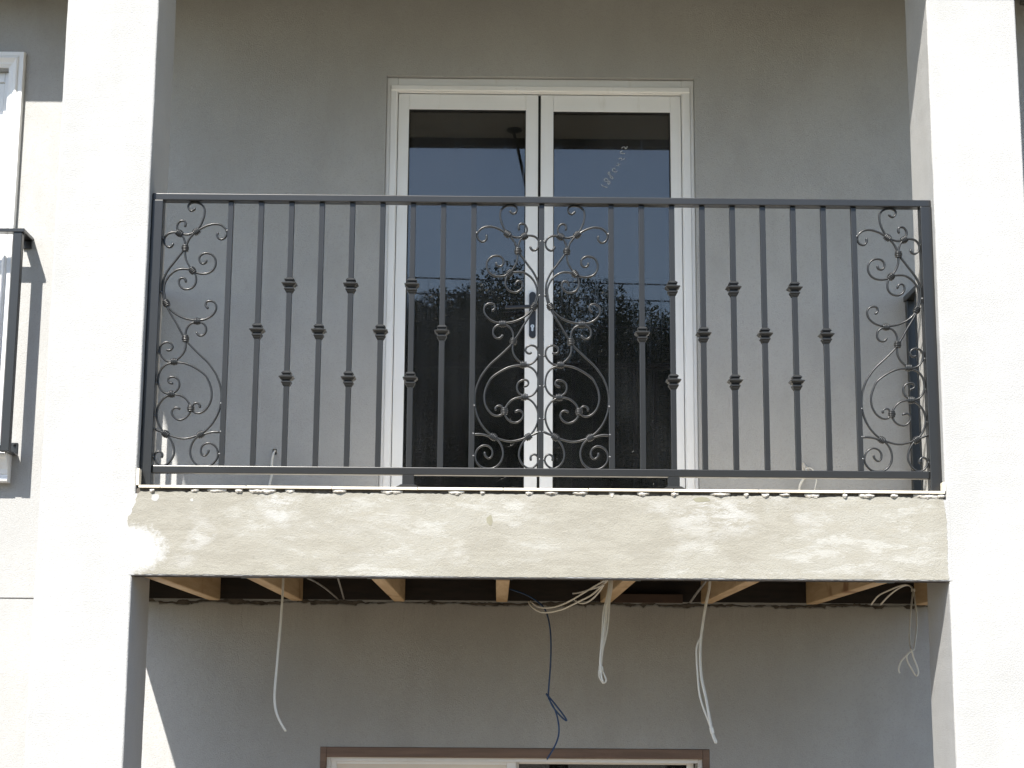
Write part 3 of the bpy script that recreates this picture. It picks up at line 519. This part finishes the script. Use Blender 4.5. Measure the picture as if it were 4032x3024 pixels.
# tiles
xs = [-1.348, -1.268, -.957, -.646, -.335, -.024, .286, .596, .906, 1.216, 1.526, 1.586]
cache = {}
def tile(xa, xb, ya, yb):
    k = (round(xb - xa, 3), round(yb - ya, 3))
    if k not in cache: cache[k] = box(bmesh.new(), 0, k[0] - .002, 0, k[1] - .002, -.0098, 0, .0012); me = obj('tile', cache[k], 'tile', bal, loc=(xa, ya, 0)); cache[k] = me.data; o = me
    else: o = obj('tile', cache[k], 'tile', bal, loc=(xa, ya, 0))
    o.location.z += rng.uniform(-.0006, .0006)
ys = [-.013, .29, .60, .91, 1.22, D - .001]
for j in range(5):
    X = xs if j == 0 else [-1.70, -1.58] + xs[1:-1] + [1.83, 1.92]
    for a, b in zip(X, X[1:]):
        if j == 1: 
            if a < -1.5 or b > 1.8: continue
        tile(a, b, ys[j], ys[j + 1])
bxo('skirting_tile', 'tile', bal, -1.3590, -1.349, -.006, .034, .0005, .062, .001); bxo('skirting_tile', 'tile', bal, 1.5785, 1.5885, -.006, .03, .0005, .034, .001)
def smear(xa, xb, seed):
    """squeezed out tile mortar: a ribbon with a torn lower edge, thick in the middle"""
    r = random.Random(seed); n = max(6, int((xb - xa) / .0035)); bm = bmesh.new(); rows = []; dz_ = r.uniform(.004, .009); out_ = r.uniform(.004, .010)
    for k in range(n + 1):
        t_ = k / n; x = xa + (xb - xa) * t_; e = math.sin(math.pi * min(1, max(0, t_))) ** .45
        d = dz_ * e * (1 + .7 * noise.noise(Vector((x * 55, seed, 0))) + .5 * noise.noise(Vector((x * 160, seed, 5)))); o = out_ * e * (1 + .6 * noise.noise(Vector((x * 70, seed, 9))))
        zt_ = -.0103 - .006 * max(0, noise.noise(Vector((x * 35, seed, 4))))
        rows.append([bm.verts.new(q) for q in ((x, .004, zt_), (x, -.002 - o * .7, zt_ - .001), (x, -.003 - o, -.0155 - d * .5), (x, -.002 - o * .6, -.018 - d), (x, .003, -.019 - d))])
    for a, b in zip(rows, rows[1:]):
        for q in range(4): bm.faces.new((a[q], b[q], b[q + 1], a[q + 1]))
    obj('mortar_smear', bm, 'mortar', bal)
for k, (c_, w_) in enumerate(((-1.30, .02), (-1.145, .03), (-1.065, .07), (-.985, .03), (-.90, .10), (-.80, .035), (-.62, .05), (-.43, .08), (-.195, .06), (-.10, .02), (.07, .03), (.15, .05), (.255, .055), (.37, .02), (.485, .045), (.60, .03), (.765, .075), (.86, .02), (.93, .03), (1.0, .04), (1.10, .055), (1.22, .02), (1.30, .06), (1.40, .03), (1.52, .10), (1.57, .03))):
    smear(c_ - w_ / 2, c_ + w_ / 2, k + 2)

# ------------------------------------------------------------------ front railing
HZ0, HZ1 = 1.090, 1.117
BARD = .02
PROF_BUSH = [(.0105, .0290), (.0130, .0290), (.0185, .0225), (.0185, .0205), (.0135, .0150), (.0135, .0130), (.0265, .0080), (.0275, .0068), (.0275, .0048), (.0225, .0010), (.0215, -.0020), (.0140, -.0065), (.0140, -.0085), (.0188, -.0115), (.0188, -.0150), (.0150, -.0200), (.0145, -.0225), (.0110, -.0285), (.0105, -.0285)]
bar_me = {}
def baluster(parent, x, y, z0=.081, z1=HZ0 + .001, bush=()):
    key = (round(z0, 3), round(z1, 3))
    if key not in bar_me:
        bm = box(bmesh.new(), -BARD / 2, BARD / 2, -BARD / 2, BARD / 2, z0, z1, .0018, seg=2); o = obj('baluster', bm, 'metal', parent, loc=(x, y, 0)); bar_me[key] = o.data
    else: o = obj('baluster', bar_me[key], 'metal', parent, loc=(x, y, 0))
    for z in bush:
        if 'b' not in bar_me: q = obj('bushing', square_lathe(bmesh.new(), PROF_BUSH), 'forged', loc=(0, 0, z)); bar_me['b'] = q.data
        else: q = obj('bushing', bar_me['b'], 'forged', loc=(0, 0, z))
        q.parent = o
    return o
sc_cache = {}
def collar_bm(bm, c, ang):
    """cast collar: rounded square sleeve with two raised ribs, wrapped round the rods"""
    prof = [(-.0125, .0085), (-.0120, .0112), (-.0095, .0125), (-.0075, .0120), (-.0068, .0098), (-.0058, .0098), (-.0050, .0135), (-.0030, .0146), (-.0012, .0140), (-.0006, .0108), (.0006, .0108), (.0012, .0140), (.0030, .0146), (.0050, .0135), (.0058, .0098), (.0068, .0098), (.0075, .0120), (.0095, .0125), (.0120, .0112), (.0125, .0085)]
    t = Vector((math.cos(R(ang)), 0, math.sin(R(ang)))); nn = Vector((-t.z, 0, t.x)); RR = []
    for s, h in prof:
        ring = []
        for k in range(12):
            a = 2 * math.pi * (k + .5) / 12; cx, cy = math.cos(a), math.sin(a); q = 1 / max(abs(cx), abs(cy)) ** .55
            ring.append(bm.verts.new(Vector((c[0], 0, c[1])) + t * s + nn * (cx * q * h * .98) + Vector((0, cy * q * h * .82, 0))))
        RR.append(ring)
    rings(bm, RR); return bm
def scroll_panel(parent, xa, y, sx):
    loc = Vector((xa, y, 0)); kids = []
    if sx not in sc_cache:
        L_ = []
        for i, S_ in enumerate(SCROLL): L_.append(('scroll_bar', flat_sweep(bmesh.new(), S_, .0070, .0115, sx), 'forged', True))
        for x, z, a in COLLARS: L_.append(('collar', collar_bm(bmesh.new(), (x * sx, z), a if sx > 0 else 180 - a), 'forged', True))
        for x, z in WELDS: L_.append(('weld_bead', ball(bmesh.new(), (x * sx, -.006, z), .0052), 'weld', True))
        objs = [obj(nm, b_, mm_, None, s_) for nm, b_, mm_, s_ in L_]; sc_cache[sx] = [(o.name.split('.')[0], o.data) for o in objs]
    else: objs = [obj(nm, me, None) for nm, me in sc_cache[sx]]
    root = objs[0]; root.name = 'scroll_panel'; root.location = loc; attach(root, parent)
    for o in objs[1:]: o.parent = root
    return root
rail = thing('balcony_railing', 'dark grey front balcony railing with wrought scrolls and square bushings', 'railing', (.113, .065, 0), 'balcony railings')
bxo('handrail', 'metal', rail, -1.3585, 1.588, .041, .086, HZ0, HZ1, .003, seg=2)
bxo('bottom_rail', 'metal', rail, -1.3155, 1.5455, .050, .080, .053, .081, .0025, seg=2)
bxo('post', 'metal', rail, -1.3585, -1.316, .036, .084, .002, HZ0 - .0005, .0025, seg=2)
bxo('post', 'metal', rail, 1.546, 1.5882, .036, .084, .002, HZ0 - .0005, .0025, seg=2)
for i in range(9):
    bz = {0: (), 8: ()}.get(i, (.589,) if i % 2 else (.767, .410))
    baluster(rail, -1.0635 + .115 * i, .065, bush=bz); baluster(rail, .376 + .115 * i, .065, bush=bz)
baluster(rail, .113, .065)
scroll_panel(rail, .3655, .065, 1); scroll_panel(rail, -1.0738, .065, 1); scroll_panel(rail, -.1333, .065, -1); scroll_panel(rail, 1.3062, .065, -1)
for xc in (-.375, .6035):
    bxo('support_leg', 'metal', rail, xc - .021, xc + .021, .048, .082, .002, .0528, .002)
    bm = bmesh.new(); RR = []
    for hx, hy, z in ((.046, .034, .0005), (.046, .034, .004), (.026, .022, .017), (.0215, .018, .018)): RR.append([bm.verts.new((xc + a * hx, .065 + b_ * hy, z)) for a, b_ in ((-1, -1), (1, -1), (1, 1), (-1, 1))])
    rings(bm, RR); obj('foot_cover', bm, 'metal', rail)

# ------------------------------------------------------------------ side railings between pillar and wall
def side_rail(xc, label):
    t = thing('side_railing', label, 'railing', (xc, 1.0, 0), 'balcony railings')
    bxo('handrail', 'metal', t, xc - .028, xc + .028, .332, D - .001, HZ0, HZ1, .003)
    bxo('bottom_rail', 'metal', t, xc - .015, xc + .015, .332, D - .046, .053, .081, .0025)
    bxo('post', 'metal', t, xc - .021, xc + .021, D - .045, D - .003, .002, HZ0 - .0005, .0025)
    for k in range(10): baluster(t, xc, .42 + .115 * k)
    return t
side_rail(1.877, 'dark grey side railing behind the right pillar'); side_rail(-1.672, 'dark grey side railing behind the left pillar')

# ------------------------------------------------------------------ railing at the left window
wr = thing('window_railing', 'dark grey railing fixed in front of the window left of the pillar', 'railing', (-2.6, D, .33))
wy = D - .16; h0, h1 = 1.350, 1.367
bm = bmesh.new(); box(bm, -3.886, -2.238, wy, wy + .05, h0, h1, .0015); obj('handrail', bm, 'metal', wr)
bm = bmesh.new(); box(bm, -2.287, -2.2385, wy + .0505, D - .001, h0 + .0003, h1 - .0003, .0015); obj('handrail_return', bm, 'metal', wr)
bxo('handrail_return', 'metal', wr, -3.8855, -3.837, wy + .0505, D - .001, h0 + .0003, h1 - .0003, .0015)
bxo('wall_bracket', 'black', wr, -2.283, -2.243, D - .012, D - .0015, h0 - .040, h0 - .001, .001)
for xa in (-2.289, -3.875): bxo('post', 'metal', wr, xa, xa + .040, wy + .006, wy + .044, .33, h0 - .0003, .002)
bxo('bottom_rail', 'metal', wr, -3.8345, -2.2895, wy + .008, wy + .040, .332, .357, .002)
bm = bmesh.new(); box(bm, -2.286, -2.252, D - .006, D - .0005, .333, .390, .001); box(bm, -2.282, -2.25, wy + .045, D - .0065, .331, .337); obj('foot_bracket', bm, 'metal', wr)
bm = bmesh.new()
for q in (-2.268,): 
    c_ = [[bm.verts.new((q + r_ * math.cos(2 * math.pi * k / 12), y_, .381 + r_ * math.sin(2 * math.pi * k / 12))) for k in range(12)] for r_, y_ in ((.007, D - .007), (.007, D - .012), (.004, D - .0125), (.004, D - .018))]
    rings(bm, c_)
obj('bolt', bm, 'metal', wr)
for k in range(13): baluster(wr, -2.405 - .115 * k, wy + .024, .3565, h0 + .0005)

# ------------------------------------------------------------------ loose cables
def strand(P, r, parent, name='strand', mt='cable'):
    return obj(name, tube(bmesh.new(), smooth_pts(catmull(P, 5), 3), r), mt, parent, smooth=True)
def cable_thing(key, label, r, mt='cable', extra=()):
    P = CABLES[key]
    if len(P) == 1 and not extra:
        o = strand(P[0], r, None, 'cable', mt); return tag(o, label, 'cable', 'loose cables under the balcony')
    t = thing('cable', label, 'cable', P[0][0], 'loose cables under the balcony')
    for p in P: strand(p, r, t, 'strand', mt)
    return t
cl = thing('cable', 'single pale flat cable hanging straight down on the left under the balcony', 'cable', CABLES['left'][0][0], 'loose cables under the balcony')
for dx in (-.0022, 0, .0022): strand([(p[0] + dx, p[1], p[2]) for p in CABLES['left'][0]], .0026, cl, 'core')
cable_thing('blue', 'thin blue cable with a small twisted loop hanging above the lower door', .0034, 'cable_blue')
cable_thing('sag', 'white cables sagging sideways between two joists under the fascia', .0034)
t = cable_thing('bundle', 'bundle of white cables hanging down and taped into a loop, middle of the soffit', .0034)
p = CABLES['bundle'][2][6]; strand([(p[0] + .004, p[1], p[2] + .0), (p[0] + .006, p[1], p[2] - .018)], .0088, t, 'tape')
t = cable_thing('right', 'longest pair of white cables hanging above the right end of the lower door', .0038)
p = CABLES['right'][0][-2]; strand([(p[0] - .004, p[1] + .004, p[2] + .03), (p[0] + .001, p[1] + .004, p[2] + .008)], .0082, t, 'tape')
cable_thing('stub', 'short white cable running back to the wall beside a joist', .0050, 'cable_grey')
t = cable_thing('far', 'thin white cables knotted in a loop beside the right pillar', .0036)
p = CABLES['far'][0][6]; strand([(p[0], p[1], p[2] + .006), (p[0], p[1], p[2] - .006)], .0085, t, 'cable_tie')
cable_thing('back', 'two grey cables running up in the dark between joists', .0040, 'cable_grey')
# cables on the balcony wall
t = thing('wall_cable', 'short white cable hanging out of a hole in the balcony wall', 'cable', (-1.073, D, .21))
strand([(-1.072, D + .05, .366), (-1.072, D + .004, .364), (-1.075, D - .012, .352), (-1.081, D - .018, .325), (-1.082, D - .018, .29), (-1.081, D - .017, .25), (-1.086, D - .02, .22), (-1.092, D - .03, .18), (-1.10, D - .06, .10)], .0052, t)
t = thing('wall_cable', 'curled cream cable below a chipped patch on the right of the balcony wall', 'cable', (1.37, D, .2))
strand([(1.372, D - .004, .30), (1.372, D - .02, .28), (1.355, D - .03, .25), (1.335, D - .03, .215), (1.33, D - .03, .15)], .0055, t)
strand([(1.372, D - .006, .30), (1.39, D - .03, .30), (1.408, D - .03, .275), (1.414, D - .03, .24), (1.405, D - .03, .205), (1.395, D - .03, .16)], .0030, t)
bm = bmesh.new(); P = [(1.352, .245), (1.351, .30), (1.356, .326), (1.364, .333), (1.370, .322), (1.379, .312), (1.388, .298), (1.392, .28), (1.388, .262), (1.37, .25)]
rings(bm, [[bm.verts.new((x, D - .0005, z)) for x, z in P], [bm.verts.new((1.37 + (x - 1.37) * .7, D - .007, .285 + (z - .285) * .7)) for x, z in P]])
obj('mortar_patch', bm, 'mortar', house)
# pendant conduit under the balcony ceiling, mirrored in the left door pane
t = thing('hanging_rod', 'dark rod hanging from a round ceiling plate, seen mirrored in the glass', 'rod', (.035, -.28, CZ))
bm = bmesh.new(); rings(bm, [[bm.verts.new((.035 + r_ * math.cos(2 * math.pi * k / 20), -.28 + r_ * math.sin(2 * math.pi * k / 20), z)) for k in range(20)] for r_, z in ((.045, CZ - .0005), (.045, CZ - .012), (.02, CZ - .02))]); obj('ceiling_plate', bm, 'black', t)
obj('rod', tube(bmesh.new(), [Vector((.03, -.28, CZ - .015)), Vector((.06, -.28, 2.48)), Vector((.108, -.28, 2.25)), Vector((.135, -.28, 2.10))], .0095), 'fascia_strip', t, smooth=True)

# ------------------------------------------------------------------ trees and wires across the street, mirrored in the glass
def tree(x, y, h, spread, seed, leaf_m, label, nleaf=1000, size=.05):
    r = random.Random(seed); t = thing('tree', label, 'tree', (x, y, GZ), 'trees across the street')
    bm = bmesh.new(); P = catmull([(x, y, GZ - .1), (x + r.uniform(-.2, .2), y, GZ + h * .2), (x + r.uniform(-.4, .4), y + r.uniform(-.3, .3), GZ + h * .45), (x + r.uniform(-.5, .5), y, GZ + h * .8)], 5)
    tube(bm, P, .24, 9, .05); tips = []
    for k in range(16):
        s = P[int(len(P) * r.uniform(.3, .95)) - 1]; a = r.uniform(0, 2 * math.pi); l = spread * r.uniform(.45, 1.0); up_ = h * r.uniform(.08, .3)
        e = s + Vector((math.cos(a) * l, math.sin(a) * l, up_)); e.z = min(e.z, GZ + h * .93)
        tube(bm, catmull([s, s.lerp(e, .5) + Vector((r.uniform(-.2, .2), r.uniform(-.2, .2), r.uniform(0, .3))), e], 3), .07, 6, .015); tips += [e, s.lerp(e, .65)]
    obj('trunk', bm, 'bark', t, smooth=True)
    tips.append(P[-1] + Vector((0, 0, h * .08)))
    for k in range(44):                                            # dome of leaf clumps round the limbs
        a = r.uniform(0, 2 * math.pi); e = math.asin(r.uniform(-.35, 1)); q = r.uniform(.45, .88)
        tips.append(Vector((x + spread * q * math.cos(a) * math.cos(e), y + spread * q * math.sin(a) * math.cos(e), GZ + h * (.58 + .34 * q * math.sin(e)))))
    g_ = np.random.default_rng(seed); C_ = []
    for c_ in tips:
        rad = spread * r.uniform(.26, .44); m_ = int(nleaf * (rad / (spread * .35)) ** 2)
        d = g_.normal(size=(m_, 3)) * (1, 1, .75); d /= np.linalg.norm(d, axis=1)[:, None]
        C_.append(np.array(c_) + d * (rad * g_.uniform(.2, 1, (m_, 1)) ** .45))
    C_ = np.concatenate(C_); m_ = len(C_); a = g_.normal(size=(m_, 3)); a /= np.linalg.norm(a, axis=1)[:, None]
    b_ = np.cross(a, g_.normal(size=(m_, 3))); b_ /= np.linalg.norm(b_, axis=1)[:, None]; sz = g_.uniform(.7, 1.35, (m_, 1)) * size
    V = np.stack([C_ - a * sz * 1.5, C_ + b_ * sz * .6, C_ + a * sz * 1.5, C_ - b_ * sz * .6], 1).reshape(-1, 3)
    me = bpy.data.meshes.new('crown'); me.vertices.add(len(V)); me.vertices.foreach_set('co', V.ravel()); me.loops.add(len(V)); me.loops.foreach_set('vertex_index', np.arange(len(V), dtype=np.int32))
    me.polygons.add(m_); me.polygons.foreach_set('loop_start', np.arange(0, len(V), 4, dtype=np.int32)); me.update(calc_edges=True); me.validate()
    obj('crown', me, leaf_m, t)
    return t
tree(-.9, -20.5, 10.2, 2.5, 1, 'leaf1', 'tall tree mirrored in the left door pane', 3600, .030)
tree(3.0, -21, 10.0, 2.7, 2, 'leaf0', 'broad dark tree mirrored in the right door pane', 3600, .030)
tree(-4.6, -22, 9.0, 2.4, 3, 'leaf2', 'tree across the street beyond the left edge of the mirrored view')
tree(7.8, -23, 9.4, 2.6, 4, 'leaf1', 'tree across the street beyond the right edge of the mirrored view')
tree(1.2, -27, 9.6, 2.6, 6, 'leaf2', 'farther tree filling the gap between the two mirrored trees')
for k, (z, dz) in enumerate(((5.32, .25), (5.12, .3), (4.75, .22))):
    P = [Vector((x_, -15 - .2 * k, z + dz * (x_ - 2) / -14 + .0009 * (x_ - 2) ** 2)) for x_ in range(-30, 32, 3)]
    o = obj('overhead_wire', tube(bmesh.new(), P, .011, 6), 'black', smooth=True)
    tag(o, ('topmost', 'middle', 'lowest')[k] + ' overhead power wire mirrored in front of the trees', 'wire', 'overhead power wires')
